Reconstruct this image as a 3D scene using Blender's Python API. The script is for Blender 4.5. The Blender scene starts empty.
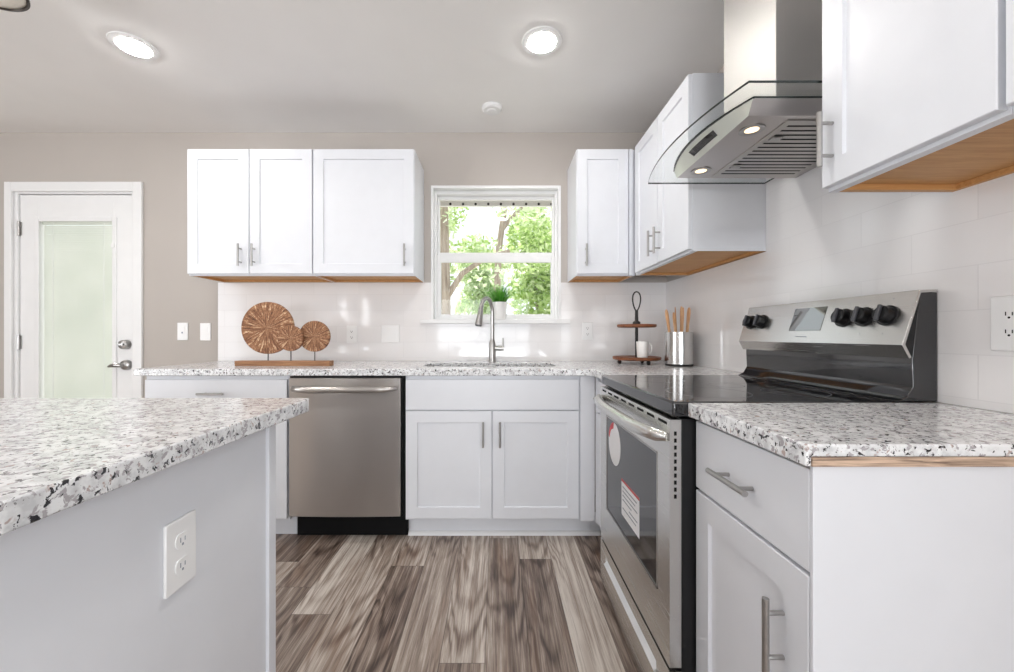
import bpy, bmesh, math, random
from mathutils import Vector, Matrix
random.seed(7)
S = 0.0254                      # every length below is in inches
PI = math.pi
sc = bpy.context.scene
C = sc.collection

# ------------------------------------------------------------------ camera, world, light, exposure
D, XR, CEIL = 106.8, 45.6, 97.3          # back wall, right wall, ceiling height
XL, YR = -210.0, -280.0                  # left wall, rear wall
cam_d = bpy.data.cameras.new('camera')
cam = bpy.data.objects.new('camera', cam_d)
C.objects.link(cam)
cam.location = (0, 0, 42.9 * S)
cam.rotation_euler = (PI / 2, 0, 0)
cam_d.sensor_width = 36.0
cam_d.lens = 397.6 / 1014 * 36
cam_d.shift_x = 10 / 1014
cam_d.shift_y = -0.8 / 1014
cam_d.clip_start = 0.01
cam_d.clip_end = 200
sc.camera = cam

sc.view_settings.view_transform = 'Standard'
sc.view_settings.look = 'None'
sc.view_settings.exposure = 0.0
sc.view_settings.gamma = 1.0
sc.view_settings.use_curve_mapping = False
sc.cycles.use_denoising = True
sc.cycles.max_bounces = 10
sc.cycles.diffuse_bounces = 5
sc.cycles.transparent_max_bounces = 16
sc.cycles.sample_clamp_indirect = 8.0
sc.cycles.caustics_reflective = False
sc.cycles.caustics_refractive = False

LENS_POWER = 130.0               # recessed ceiling lights
w = bpy.data.worlds.new('sky')
sc.world = w
w.use_nodes = True
bg = w.node_tree.nodes['Background']
bg.inputs['Color'].default_value = (0.90, 0.96, 1.0, 1)
bg.inputs['Strength'].default_value = 1.5


def lamp(name, kind, loc, rot, energy, color=(1, 1, 1), **kw):
    l = bpy.data.lights.new(name, kind)
    l.energy = energy
    l.color = color
    for k, v in kw.items():
        setattr(l, k, v)
    o = bpy.data.objects.new(name, l)
    C.objects.link(o)
    o.location = [q * S for q in loc]
    o.rotation_euler = rot
    return o


sun = lamp('sun', 'SUN', (-300, 200, 500), (0, math.radians(-38), math.radians(-32)), 6.5, (1.0, 0.96, 0.88), angle=0.02)
# added fill lights standing in for daylight, outside unseen openings behind the camera
lamp('fill_rear', 'AREA', (-17, YR - 8, 50), (PI / 2, 0, 0), 118, (0.90, 0.95, 1.0),
     shape='RECTANGLE', size=115 * S, size_y=78 * S)
for sx in (-192, -164):  # added narrow lights, meant to streak the dishwasher door
    lamp('fill_strip', 'AREA', (sx, YR - 8, 50), (PI / 2, 0, 0), 20, (0.92, 0.96, 1.0),
         shape='RECTANGLE', size=6 * S, size_y=78 * S)
lamp('fill_left', 'AREA', (XL - 8, -70, 50), (PI / 2, 0, -PI / 2), 55, (0.94, 0.97, 1.0),
     shape='RECTANGLE', size=110 * S, size_y=78 * S)  # added unseen fill light from the left


lamp('fill_right', 'AREA', (XR + 8, -80, 50), (PI / 2, 0, PI / 2), 60, (0.94, 0.97, 1.0),
     shape='RECTANGLE', size=88 * S, size_y=78 * S)  # added unseen fill light from the right, mainly for the island panel


# added upward fill lights outside those openings, to brighten the ceiling
UP = math.radians(50)
lamp('ceiling_fill_rear', 'AREA', (-17, YR - 40, 0), (PI / 2 + math.radians(38), 0, 0), 245, (0.97, 0.98, 1.0),
     shape='RECTANGLE', size=104 * S, size_y=55 * S)
lamp('ceiling_fill_left', 'AREA', (XL - 40, -70, 0), (PI / 2 + UP, 0, -PI / 2), 190, (0.97, 0.98, 1.0),
     shape='RECTANGLE', size=110 * S, size_y=55 * S)


# ------------------------------------------------------------------ materials
def hexc(r, g, b):
    f = lambda c: (c / 255 / 12.92) if c / 255 <= 0.04045 else ((c / 255 + 0.055) / 1.055) ** 2.4
    return (f(r), f(g), f(b), 1)


class NT:
    def __init__(s, name):
        s.m = bpy.data.materials.new(name)
        s.m.use_nodes = True
        s.t = s.m.node_tree
        s.b = s.t.nodes['Principled BSDF']
        s.out = s.t.nodes['Material Output']

    def n(s, typ, **kw):
        nd = s.t.nodes.new(typ)
        for k, v in kw.items():
            setattr(nd, k, v)
        return nd

    def l(s, a, b):
        s.t.links.new(a, b)

    def math(s, op, a, b=None, c=None):
        nd = s.n('ShaderNodeMath', operation=op)
        for i, v in enumerate((a, b, c)):
            if v is None:
                continue
            if isinstance(v, (int, float)):
                nd.inputs[i].default_value = v
            else:
                s.l(v, nd.inputs[i])
        return nd.outputs[0]

    def ramp(s, fac, stops, interp='LINEAR'):
        nd = s.n('ShaderNodeValToRGB')
        cr = nd.color_ramp
        cr.interpolation = interp
        while len(cr.elements) < len(stops):
            cr.elements.new(0.5)
        for e, (p, c) in zip(cr.elements, stops):
            e.position = p
            e.color = c if len(c) == 4 else (*c, 1)
        s.l(fac, nd.inputs[0])
        return nd.outputs[0]

    def mix(s, fac, a, b, blend='MIX'):
        nd = s.n('ShaderNodeMix', data_type='RGBA', blend_type=blend)
        for i, v in ((0, fac), (6, a), (7, b)):
            if isinstance(v, (int, float, tuple)):
                nd.inputs[i].default_value = v
            else:
                s.l(v, nd.inputs[i])
        return nd.outputs[2]

    def noise(s, vec, scale, detail=3, rough=0.5, dist=0.0):
        nd = s.n('ShaderNodeTexNoise')
        nd.inputs['Scale'].default_value = scale
        nd.inputs['Detail'].default_value = detail
        nd.inputs['Roughness'].default_value = rough
        nd.inputs['Distortion'].default_value = dist
        if vec is not None:
            s.l(vec, nd.inputs['Vector'])
        return nd.outputs['Fac']

    def coord(s, which='Object'):
        return s.n('ShaderNodeTexCoord').outputs[which]

    def mapped(s, vec, scale=(1, 1, 1), loc=(0, 0, 0), rot=(0, 0, 0)):
        nd = s.n('ShaderNodeMapping')
        nd.inputs['Scale'].default_value = scale
        nd.inputs['Location'].default_value = loc
        nd.inputs['Rotation'].default_value = rot
        s.l(vec, nd.inputs['Vector'])
        return nd.outputs[0]

    def bump(s, h, strength=0.2, dist=0.001):
        nd = s.n('ShaderNodeBump')
        nd.inputs['Strength'].default_value = strength
        nd.inputs['Distance'].default_value = dist
        s.l(h, nd.inputs['Height'])
        s.l(nd.outputs[0], s.b.inputs['Normal'])

    def set(s, **kw):
        for k, v in kw.items():
            s.b.inputs[k.replace('_', ' ')].default_value = v
        return s


def plain(name, col, rough=0.5, metal=0.0, var=0.04, scale=12.0, **kw):
    """a colour with a faint procedural unevenness"""
    t = NT(name)
    f = t.noise(t.coord(), scale, 2)
    c = tuple(col)
    lo = tuple(max(0, q * (1 - var)) for q in c[:3]) + (1,)
    hi = tuple(min(1, q * (1 + var)) for q in c[:3]) + (1,)
    t.l(t.ramp(f, [(0.3, lo), (0.7, hi)]), t.b.inputs['Base Color'])
    t.set(Roughness=rough, Metallic=metal, **kw)
    return t.m


def steel(name, col, rough, axis, aniso=0.6):
    t = NT(name)
    sc3 = [260, 260, 260]
    sc3[axis] = 3
    f = t.noise(t.mapped(t.coord(), tuple(sc3)), 1.0, 2)
    lo = tuple(q * 0.985 for q in col[:3]) + (1,)
    t.l(t.ramp(f, [(0.3, lo), (0.7, col)]), t.b.inputs['Base Color'])
    r = t.math('MULTIPLY_ADD', f, 0.02, rough - 0.01)
    t.l(r, t.b.inputs['Roughness'])
    t.set(Metallic=1.0, Anisotropic=aniso, Anisotropic_Rotation=0.25 if axis < 2 else 0.0)
    tg = t.n('ShaderNodeTangent', direction_type='RADIAL', axis='Z')
    t.l(tg.outputs[0], t.b.inputs['Tangent'])
    t.bump(f, 0.004, 0.0003)
    return t.m


def emit(name, col, strength):
    t = NT(name)
    f = t.noise(t.coord(), 6, 1)
    t.set(Emission_Strength=strength, Roughness=0.6)
    t.b.inputs['Base Color'].default_value = (0.8, 0.8, 0.8, 1)
    t.l(t.ramp(f, [(0.0, tuple(q * 0.97 for q in col[:3]) + (1,)), (1.0, col)]), t.b.inputs['Emission Color'])
    return t.m


def clear_glass(name, tint=(1, 1, 1, 1), ior=1.45):
    t = NT(name)
    t.t.nodes.remove(t.b)
    tr = t.n('ShaderNodeBsdfTransparent')
    tr.inputs[0].default_value = tint
    gl = t.n('ShaderNodeBsdfGlossy')
    gl.inputs['Roughness'].default_value = 0.02
    fr = t.n('ShaderNodeFresnel')
    fr.inputs[0].default_value = ior
    mx = t.n('ShaderNodeMixShader')
    bf = t.n('ShaderNodeNewGeometry').outputs['Backfacing']       # the far face of a pane reflects nothing more
    t.l(t.math('MULTIPLY', fr.outputs[0], t.math('SUBTRACT', 1.0, bf)), mx.inputs[0])
    t.l(tr.outputs[0], mx.inputs[1])
    t.l(gl.outputs[0], mx.inputs[2])
    t.l(mx.outputs[0], t.out.inputs[0])
    return t.m


M = {}
M['wall'] = plain('wall_paint', hexc(186, 179, 173), 0.85, var=0.015, scale=3)
M['ceiling'] = plain('ceiling_paint', hexc(243, 241, 239), 0.9, var=0.015, scale=3)
M['cab'] = plain('white_lacquer', hexc(225, 227, 232), 0.32, var=0.01)
M['trim'] = plain('white_trim_paint', hexc(236, 236, 236), 0.4, var=0.01)
M['plastic'] = plain('white_plastic', hexc(240, 240, 240), 0.35, var=0.01)
M['dark'] = plain('dark_slot', (0.005, 0.005, 0.0055, 1), 0.8, Specular_IOR_Level=0.2)
M['black_gloss'] = plain('black_glass', (0.012, 0.012, 0.014, 1), 0.06, IOR=1.75)
M['black_enamel'] = plain('black_enamel', (0.009, 0.009, 0.010, 1), 0.3, Specular_IOR_Level=0.35)
M['charcoal'] = plain('charcoal_steel', (0.06, 0.062, 0.07, 1), 0.35)
M['nickel'] = plain('brushed_nickel', (0.42, 0.41, 0.40, 1), 0.28, 1.0, var=0.05, scale=60)
M['steel_h'] = steel('brushed_steel_along_x', (0.52, 0.495, 0.475, 1), 0.30, 0, 0.95)
M['steel_y'] = steel('brushed_steel_along_y', (0.52, 0.49, 0.475, 1), 0.3, 1)
M['steel_r'] = steel('brushed_range_steel', (0.66, 0.65, 0.63, 1), 0.27, 0)
M['steel_pot'] = plain('polished_steel', (0.62, 0.61, 0.60, 1), 0.2, 1.0, var=0.02)
M['steel_bright'] = plain('bright_satin_steel', (0.85, 0.85, 0.85, 1), 0.42, 0.8)
M['hood_front'] = plain('steel_with_pale_reflection', (0.72, 0.75, 0.68, 1), 0.3, 0.5)  # pale green window reflection put into the hood front's colour
M['steel_z'] = steel('brushed_steel_upright', (0.58, 0.565, 0.545, 1), 0.52, 2, 0.0)
M['ceramic'] = plain('white_ceramic', hexc(238, 236, 233), 0.18, var=0.01)
M['red'] = plain('red_print', hexc(200, 60, 70), 0.5)
M['grey_print'] = plain('grey_print', hexc(150, 155, 165), 0.6)
M['paper'] = plain('white_paper', hexc(240, 240, 242), 0.6, var=0.01)
M['glass'] = clear_glass('window_glass', (0.985, 0.99, 0.985, 1))
M['hood_glass'] = clear_glass('hood_glass', (0.975, 0.985, 0.98, 1), 1.3)
M['glass_edge'] = plain('dark_glass_edge', (0.012, 0.02, 0.018, 1), 0.15)
M['bronze'] = plain('dark_bronze', (0.035, 0.026, 0.02, 1), 0.35, 0.6)
M['lens'] = emit('lit_lens', (1.0, 0.97, 0.93, 1), LENS_POWER)
M['hood_lens'] = emit('warm_lit_lens', (1.0, 0.74, 0.44, 1), 1.9)
M['shade'] = plain('cream_glass_shade', hexc(232, 226, 214), 0.35, var=0.02)
M['soil'] = plain('dark_soil', (0.03, 0.02, 0.012, 1), 0.9)
M['leather'] = plain('dark_cord', (0.02, 0.018, 0.016, 1), 0.55)
M['lawn'] = plain('pale_yard', hexc(186, 183, 174), 0.9, var=0.3, scale=4)


def wood(name, dark, light, axis, freq=1.0, rough=0.5, streak=18):
    t = NT(name)
    sc3 = [streak * freq * 6] * 3
    sc3[axis] = streak * 0.35 * freq
    v = t.mapped(t.coord(), tuple(sc3))
    f = t.noise(v, 1.0, 5, 0.6, 0.6)
    t.l(t.ramp(f, [(0.28, dark), (0.72, light)]), t.b.inputs['Base Color'])
    t.set(Roughness=rough)
    t.bump(f, 0.1, 0.0006)
    return t.m


M['maple'] = wood('maple_plywood', hexc(186, 134, 80), hexc(212, 164, 108), 1)
M['raw_wood'] = wood('rough_raw_wood', hexc(58, 32, 24), hexc(236, 206, 180), 0, 1.0, 0.8, 26)
M['walnut'] = wood('walnut_board', hexc(88, 48, 28), hexc(160, 98, 62), 0, 1.2)
M['oak'] = wood('oak_base', hexc(124, 82, 52), hexc(182, 136, 96), 0, 1.0)
M['beech'] = wood('beech_utensil', hexc(186, 132, 86), hexc(232, 190, 146), 2, 1.0)


def m_granite():
    t = NT('speckled_granite')
    co = t.coord()
    soft = t.noise(co, 40, 3, 0.6)
    col = t.ramp(soft, [(0.36, hexc(204, 205, 207)), (0.58, hexc(238, 239, 240))])
    grey = t.noise(co, 78, 4, 0.62, 0.4)
    gmask = t.ramp(grey, [(0.555, (0, 0, 0)), (0.59, (1, 1, 1))])
    col = t.mix(gmask, col, hexc(172, 168, 171))
    br = t.noise(t.mapped(co, loc=(7.3, 4.1, 2.4)), 60, 3, 0.6, 0.4)
    bmask = t.ramp(br, [(0.63, (0, 0, 0)), (0.665, (1, 1, 1))])
    col = t.mix(bmask, col, hexc(184, 168, 163))
    dark = t.noise(t.mapped(co, loc=(3.1, 1.7, 0.4)), 92, 4, 0.6, 0.5)
    dmask = t.ramp(dark, [(0.59, (0, 0, 0)), (0.615, (1, 1, 1))])
    col = t.mix(dmask, col, hexc(34, 32, 36))
    t.l(col, t.b.inputs['Base Color'])
    t.set(Roughness=0.18)
    return t.m


M['granite'] = m_granite()


def m_tile(name, swap, off):
    """glossy white 12 x 4.25 inch tiles in running bond on a wall: swap = which axis runs along the wall"""
    t = NT(name)
    sp = t.n('ShaderNodeSeparateXYZ')
    t.l(t.coord('Object'), sp.inputs[0])
    cb = t.n('ShaderNodeCombineXYZ')
    t.l(sp.outputs[swap], cb.inputs[0])
    t.l(sp.outputs[2], cb.inputs[1])
    v = t.mapped(cb.outputs[0], (1 / S, 1 / S, 1), (off[0], off[1], 0))
    t.set(IOR=1.5)
    bk = t.n('ShaderNodeTexBrick', offset=0.5, offset_frequency=2, squash=1.0)
    for k, val in (('Scale', 1.0), ('Mortar Size', 0.05), ('Mortar Smooth', 0.3), ('Brick Width', 12.0), ('Row Height', 4.25), ('Bias', 0.0)):
        bk.inputs[k].default_value = val
    bk.inputs['Color1'].default_value = hexc(233, 231, 231)
    bk.inputs['Color2'].default_value = hexc(238, 236, 236)
    bk.inputs['Mortar'].default_value = hexc(222, 220, 220)
    t.l(v, bk.inputs['Vector'])
    t.l(bk.outputs['Color'], t.b.inputs['Base Color'])
    t.l(t.math('MULTIPLY_ADD', bk.outputs['Fac'], 0.5, 0.07), t.b.inputs['Roughness'])
    wob = t.noise(t.coord('Object'), 9, 1)
    h = t.math('SUBTRACT', t.math('MULTIPLY', wob, 0.35), bk.outputs['Fac'])
    t.bump(h, 0.25, 0.0012)
    return t.m


M['tile_back'] = m_tile('glossy_tile_along_x', 0, (1.0, 1.45))
M['tile_right'] = m_tile('glossy_tile_along_y', 1, (-1.4 + 12, 1.45))


def m_floor():
    t = NT('grey_brown_wood_planks')
    tone = t.n('ShaderNodeAttribute', attribute_name='tone').outputs['Fac']
    seed = t.n('ShaderNodeAttribute', attribute_name='seed').outputs['Fac']
    uv = t.n('ShaderNodeUVMap', uv_map='plank').outputs[0]
    sp = t.n('ShaderNodeSeparateXYZ')
    t.l(uv, sp.inputs[0])
    cb = t.n('ShaderNodeCombineXYZ')
    t.l(sp.outputs[0], cb.inputs[0])
    t.l(sp.outputs[1], cb.inputs[1])
    t.l(t.math('MULTIPLY', seed, 57.0), cb.inputs[2])
    v = cb.outputs[0]
    warp = t.noise(t.mapped(v, (0.30, 0.05, 1)), 1.0, 3, 0.55)
    # nested arches of a plain-sawn board, strongest along wandering stretches of each plank
    off = t.math('ADD', t.math('SUBTRACT', sp.outputs[0], 3.0), t.math('MULTIPLY_ADD', warp, 5.0, -2.5))
    ph = t.math('ADD', t.math('MULTIPLY', sp.outputs[1], 0.9), t.math('MULTIPLY', t.math('MULTIPLY', off, off), -1.1))
    ph = t.math('ADD', ph, t.math('MULTIPLY_ADD', warp, 9.0, 0.0))
    rings = t.math('MULTIPLY_ADD', t.math('SINE', ph), 0.5, 0.5)
    where = t.ramp(t.noise(t.mapped(v, (0.12, 0.045, 1), (5, 2, 0)), 1.0, 1), [(0.45, (0, 0, 0)), (0.62, (1, 1, 1))])
    rings = t.math('MULTIPLY', t.math('POWER', rings, 2.0), where)
    fine = t.noise(t.mapped(v, (4.2, 0.12, 1)), 1.0, 6, 0.74, 0.1)
    mid = t.noise(t.mapped(v, (1.0, 0.035, 1)), 1.0, 3, 0.6, 0.6)
    f = t.math('ADD', t.math('MULTIPLY_ADD', fine, 0.85, -0.15), t.math('MULTIPLY_ADD', mid, 0.85, -0.04))
    f = t.math('ADD', f, t.math('MULTIPLY', rings, -0.24))
    f = t.math('ADD', f, t.math('MULTIPLY_ADD', tone, 0.34, -0.29))
    col = t.ramp(f, [(0.18, hexc(74, 61, 55)), (0.38, hexc(122, 106, 96)), (0.55, hexc(164, 149, 137)), (0.78, hexc(216, 207, 197))])
    warm = t.noise(t.mapped(v, (0.5, 0.06, 1), (9, 3, 1)), 1.0, 2)
    col = t.mix(t.ramp(warm, [(0.52, (0, 0, 0)), (0.75, (0.5, 0.5, 0.5))]), col, hexc(128, 98, 78))
    # thin dark joints at the plank's long and short sides
    eu = t.math('MINIMUM', sp.outputs[0], t.math('SUBTRACT', 6.0, sp.outputs[0]))
    ln = t.n('ShaderNodeAttribute', attribute_name='length').outputs['Fac']
    ev = t.math('MINIMUM', sp.outputs[1], t.math('SUBTRACT', ln, sp.outputs[1]))
    e = t.math('MINIMUM', eu, ev)
    joint = t.ramp(e, [(0.02, (1, 1, 1)), (0.07, (0, 0, 0))])
    col = t.mix(t.math('MULTIPLY', joint, 0.6), col, hexc(48, 38, 32))
    t.l(col, t.b.inputs['Base Color'])
    t.l(t.math('MULTIPLY_ADD', fine, 0.2, 0.28), t.b.inputs['Roughness'])
    t.bump(t.math('SUBTRACT', fine, joint), 0.12, 0.0008)
    return t.m


M['floor'] = m_floor()


def m_disc():
    t = NT('radial_teak_slice')
    sp = t.n('ShaderNodeSeparateXYZ')
    t.l(t.coord('Object'), sp.inputs[0])
    ang = t.math('ARCTAN2', sp.outputs[2], sp.outputs[0])
    rad = t.math('SQRT', t.math('ADD', t.math('POWER', sp.outputs[0], 2.0), t.math('POWER', sp.outputs[2], 2.0)))
    cb = t.n('ShaderNodeCombineXYZ')
    t.l(t.math('COSINE', ang), cb.inputs[0])
    t.l(t.math('SINE', ang), cb.inputs[1])
    t.l(t.math('MULTIPLY', rad, 1.2), cb.inputs[2])
    f = t.noise(cb.outputs[0], 11.0, 4, 0.75)
    g = t.noise(t.coord('Object'), 110, 3, 0.6)
    f = t.math('ADD', t.math('MULTIPLY', f, 0.85), t.math('MULTIPLY', g, 0.25))
    col = t.ramp(f, [(0.40, hexc(74, 46, 32)), (0.52, hexc(132, 88, 60)), (0.61, hexc(164, 118, 84)), (0.68, hexc(232, 204, 168))])
    t.l(col, t.b.inputs['Base Color'])
    t.set(Roughness=0.7)
    t.bump(f, 0.4, 0.002)
    return t.m


M['disc'] = m_disc()


def m_leaf(name, stops):
    t = NT(name)
    rnd = t.n('ShaderNodeNewGeometry').outputs['Random Per Island']
    col = t.ramp(rnd, stops)
    t.l(col, t.b.inputs['Base Color'])
    t.set(Roughness=0.55)
    tl = t.n('ShaderNodeBsdfTranslucent')
    t.l(col, tl.inputs[0])
    mx = t.n('ShaderNodeMixShader')
    mx.inputs[0].default_value = 0.5
    t.l(t.b.outputs[0], mx.inputs[1])
    t.l(tl.outputs[0], mx.inputs[2])
    t.l(mx.outputs[0], t.out.inputs[0])
    return t.m


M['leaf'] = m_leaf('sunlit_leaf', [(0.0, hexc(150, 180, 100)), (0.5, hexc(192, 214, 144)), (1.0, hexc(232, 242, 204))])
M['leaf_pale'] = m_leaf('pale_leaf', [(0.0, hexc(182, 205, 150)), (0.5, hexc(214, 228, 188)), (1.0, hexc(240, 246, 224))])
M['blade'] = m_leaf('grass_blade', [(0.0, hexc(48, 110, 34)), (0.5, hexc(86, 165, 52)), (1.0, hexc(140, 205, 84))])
M['bark'] = wood('tree_bark', hexc(120, 104, 90), hexc(196, 182, 166), 2, 0.3, 0.9)


def m_blind():
    t = NT('white_blind_slats')
    f = t.noise(t.coord(), 4, 1)
    col = t.ramp(f, [(0.3, hexc(234, 236, 232)), (0.7, hexc(240, 241, 238))])
    t.l(col, t.b.inputs['Base Color'])
    t.set(Roughness=0.5)
    tl = t.n('ShaderNodeBsdfTranslucent')
    t.l(col, tl.inputs[0])
    mx = t.n('ShaderNodeMixShader')
    mx.inputs[0].default_value = 0.7
    t.l(t.b.outputs[0], mx.inputs[1])
    t.l(tl.outputs[0], mx.inputs[2])
    t.l(mx.outputs[0], t.out.inputs[0])
    return t.m


M['blind'] = m_blind()


def m_display():
    """dark glass clock display made strongly reflective to mirror the window"""
    t = NT('oven_display_glass')
    t.b.inputs['Base Color'].default_value = (0.012, 0.014, 0.012, 1)
    t.set(Roughness=0.03, IOR=3.2)
    f = t.noise(t.coord(), 90, 1)
    t.l(t.ramp(f, [(0.4, (0.010, 0.012, 0.010)), (0.6, (0.016, 0.02, 0.016))]), t.b.inputs['Base Color'])
    return t.m


M['display'] = m_display()


# ------------------------------------------------------------------ mesh helpers (inches in, metres out)
def box(bm, x0, x1, y0, y1, z0, z1, mi=0):
    vs = [bm.verts.new((x * S, y * S, z * S)) for x in (x0, x1) for y in (y0, y1) for z in (z0, z1)]
    for q in ((0, 1, 3, 2), (4, 6, 7, 5), (0, 4, 5, 1), (2, 3, 7, 6), (0, 2, 6, 4), (1, 5, 7, 3)):
        f = bm.faces.new([vs[i] for i in q])
        f.material_index = mi
    return vs


def prism(bm, pts, a0, a1, axis, mi=0):
    """extrude a polygon; axis 0: pts are (y,z) over x; axis 1: (x,z) over y; axis 2: (x,y) over z"""
    def P(p, a):
        return {0: (a, p[0], p[1]), 1: (p[0], a, p[1]), 2: (p[0], p[1], a)}[axis]
    A = [bm.verts.new([q * S for q in P(p, a0)]) for p in pts]
    B = [bm.verts.new([q * S for q in P(p, a1)]) for p in pts]
    n = len(pts)
    fs = [bm.faces.new(A), bm.faces.new(B[::-1])]
    for i in range(n):
        fs.append(bm.faces.new((A[i], B[i], B[(i + 1) % n], A[(i + 1) % n])))
    for f in fs:
        f.material_index = mi
    return fs


def tube(bm, pts, r, seg=10, mi=0, closed=False):
    pts = [Vector(p) * S for p in pts]
    rs = r if isinstance(r, (list, tuple)) else [r] * len(pts)
    n = len(pts)
    rings = []
    up = None
    for i, p in enumerate(pts):
        if closed:
            d = pts[(i + 1) % n] - pts[i - 1]
        else:
            d = pts[min(i + 1, n - 1)] - pts[max(i - 1, 0)]
        d.normalize()
        if up is None:
            up = d.orthogonal().normalized()
        up = (up - d * up.dot(d)).normalized()
        sd = d.cross(up)
        rings.append([bm.verts.new(p + (up * math.cos(a) + sd * math.sin(a)) * rs[i] * S)
                      for a in [2 * PI * k / seg for k in range(seg)]])
    m = n if closed else n - 1
    for i in range(m):
        A, B = rings[i], rings[(i + 1) % n]
        for k in range(seg):
            f = bm.faces.new((A[k], A[(k + 1) % seg], B[(k + 1) % seg], B[k]))
            f.material_index = mi
    if not closed:
        bm.faces.new(rings[0][::-1]).material_index = mi
        bm.faces.new(rings[-1]).material_index = mi


def lathe(bm, prof, seg=32, axis=2, c=(0, 0, 0), mi=0, cap=True):
    """prof: list of (radius, height along axis)"""
    rings = []
    for r, h in prof:
        ring = []
        for k in range(seg):
            a = 2 * PI * k / seg
            u, v = r * math.cos(a), r * math.sin(a)
            p = {2: (u, v, h), 1: (u, h, v), 0: (h, u, v)}[axis]
            ring.append(bm.verts.new([(c[i] + p[i]) * S for i in range(3)]))
        rings.append(ring)
    for A, B in zip(rings, rings[1:]):
        for k in range(seg):
            bm.faces.new((A[k], A[(k + 1) % seg], B[(k + 1) % seg], B[k])).material_index = mi
    if cap:
        bm.faces.new(rings[0][::-1]).material_index = mi
        bm.faces.new(rings[-1]).material_index = mi


def slab_with_hole(bm, outer, inner, z0, z1):
    """flat slab with an optional hole, both outlines given in (x, y)"""
    for z in (z0, z1):
        loops = []
        for pts in (outer, inner):
            if not pts:
                continue
            vs = [bm.verts.new((x * S, y * S, z * S)) for x, y in pts]
            loops.append([bm.edges.new((vs[i], vs[(i + 1) % len(vs)])) for i in range(len(vs))])
        if z == z0:
            lo = loops
        bmesh.ops.triangle_fill(bm, edges=[e for l in loops for e in l], use_beauty=True)
        if z == z1:
            for A, B in zip(lo, loops):
                for ea, eb in zip(A, B):
                    a0, a1 = ea.verts
                    b0, b1 = eb.verts
                    bm.faces.new((a0, a1, b1, b0))


def obj(name, bm, mats, parent=None, bevel=0.0, loc=None, rot=None, smooth=True, seg=2):
    bmesh.ops.recalc_face_normals(bm, faces=bm.faces)
    me = bpy.data.meshes.new(name)
    bm.to_mesh(me)
    bm.free()
    for m in (mats if isinstance(mats, (list, tuple)) else [mats]):
        me.materials.append(M[m] if isinstance(m, str) else m)
    if smooth:
        me.polygons.foreach_set('use_smooth', [True] * len(me.polygons))
        me.set_sharp_from_angle(angle=math.radians(32))
    o = bpy.data.objects.new(name, me)
    C.objects.link(o)
    if parent:
        o.parent = parent
    if loc:
        o.location = [q * S for q in loc]
    if rot:
        o.rotation_euler = rot
    if bevel:
        md = o.modifiers.new('edge', 'BEVEL')
        md.width = bevel * S
        md.segments = seg
        md.limit_method = 'ANGLE'
        md.angle_limit = math.radians(40)
    return o


def tag(o, label, cat, group=None):
    o['label'] = label
    o['category'] = cat
    if group:
        o['group'] = group
    return o


def thing(name, label, cat, loc=(0, 0, 0), rz=0, group=None):
    o = bpy.data.objects.new(name, None)
    o.empty_display_size = 0.05
    C.objects.link(o)
    o.location = [q * S for q in loc]
    o.rotation_euler = (0, 0, rz)
    return tag(o, label, cat, group)


def struct(name, bm, mats, parent=None, bevel=0.0, smooth=True):
    o = obj(name, bm, mats, parent, bevel, smooth=smooth)
    if parent is None:
        o['kind'] = 'structure'
    return o


def struct_root(name, loc=(0, 0, 0)):
    o = bpy.data.objects.new(name, None)
    C.objects.link(o)
    o.location = [q * S for q in loc]
    o['kind'] = 'structure'
    return o


def NB():
    return bmesh.new()


def box_obj(name, dims, mat, parent=None, bevel=0.0, label=None):
    bm = NB()
    box(bm, *dims)
    o = obj(name, bm, mat, parent, bevel)
    if label:
        o['label'] = label
    return o


# ------------------------------------------------------------------ room shell
def build_floor():
    bm = NB()
    tone_l = bm.faces.layers.float.new('tone')
    seed_l = bm.faces.layers.float.new('seed')
    len_l = bm.faces.layers.float.new('length')
    uv_l = bm.loops.layers.uv.new('plank')
    rnd = random.Random(11)
    # known joints and tones near the camera: column index -> list of (joint y, tone of the plank starting there)
    known = {
        -7: [(20, .35), (67.7, .25)],
        -6: [(13, .12), (61.1, .88)],
        -5: [(46, .66)],
        -4: [(26, .18), (73.9, .74)],
        -3: [(-4, .3), (44, .48)],
        -2: [(52, .76)],
        -1: [(36, .30)],
        0: [(28, .20), (76.2, .72)],
        1: [(47, .95)],
        2: [(40, .30)],
    }
    col0 = 4.4
    k = math.floor((XL - col0) / 6) 
    x = col0 + k * 6
    while x < XR:
        i = k
        js = []
        kn = known.get(i)
        y = YR - rnd.random() * 48
        if kn:
            while y < kn[0][0] - 30:
                js.append((y, rnd.random()))
                y += 48
            js.append((kn[0][0] - 30, rnd.random()))
            js += kn
            y = kn[-1][0] + 48
        while y < D:
            js.append((y, rnd.random()))
            y += 48
        for a, (y0, tn) in enumerate(js):
            y1 = js[a + 1][0] if a + 1 < len(js) else D + 6
            if y1 <= YR - 6:
                continue
            x0, x1 = x, x + 6
            vs = [bm.verts.new((X * S, Y * S, 0)) for X, Y in ((x0, y0), (x1, y0), (x1, y1), (x0, y1))]
            f = bm.faces.new(vs)
            f[tone_l] = tn
            f[seed_l] = rnd.random()
            f[len_l] = y1 - y0
            for lp, (u, v) in zip(f.loops, ((0, 0), (6, 0), (6, y1 - y0), (0, y1 - y0))):
                lp[uv_l].uv = (u, v)
        x += 6
        k += 1
    me = bpy.data.meshes.new('floor')
    bm.to_mesh(me)
    bm.free()
    me.materials.append(M['floor'])
    o = bpy.data.objects.new('floor', me)
    C.objects.link(o)
    o['kind'] = 'structure'


build_floor()

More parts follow.
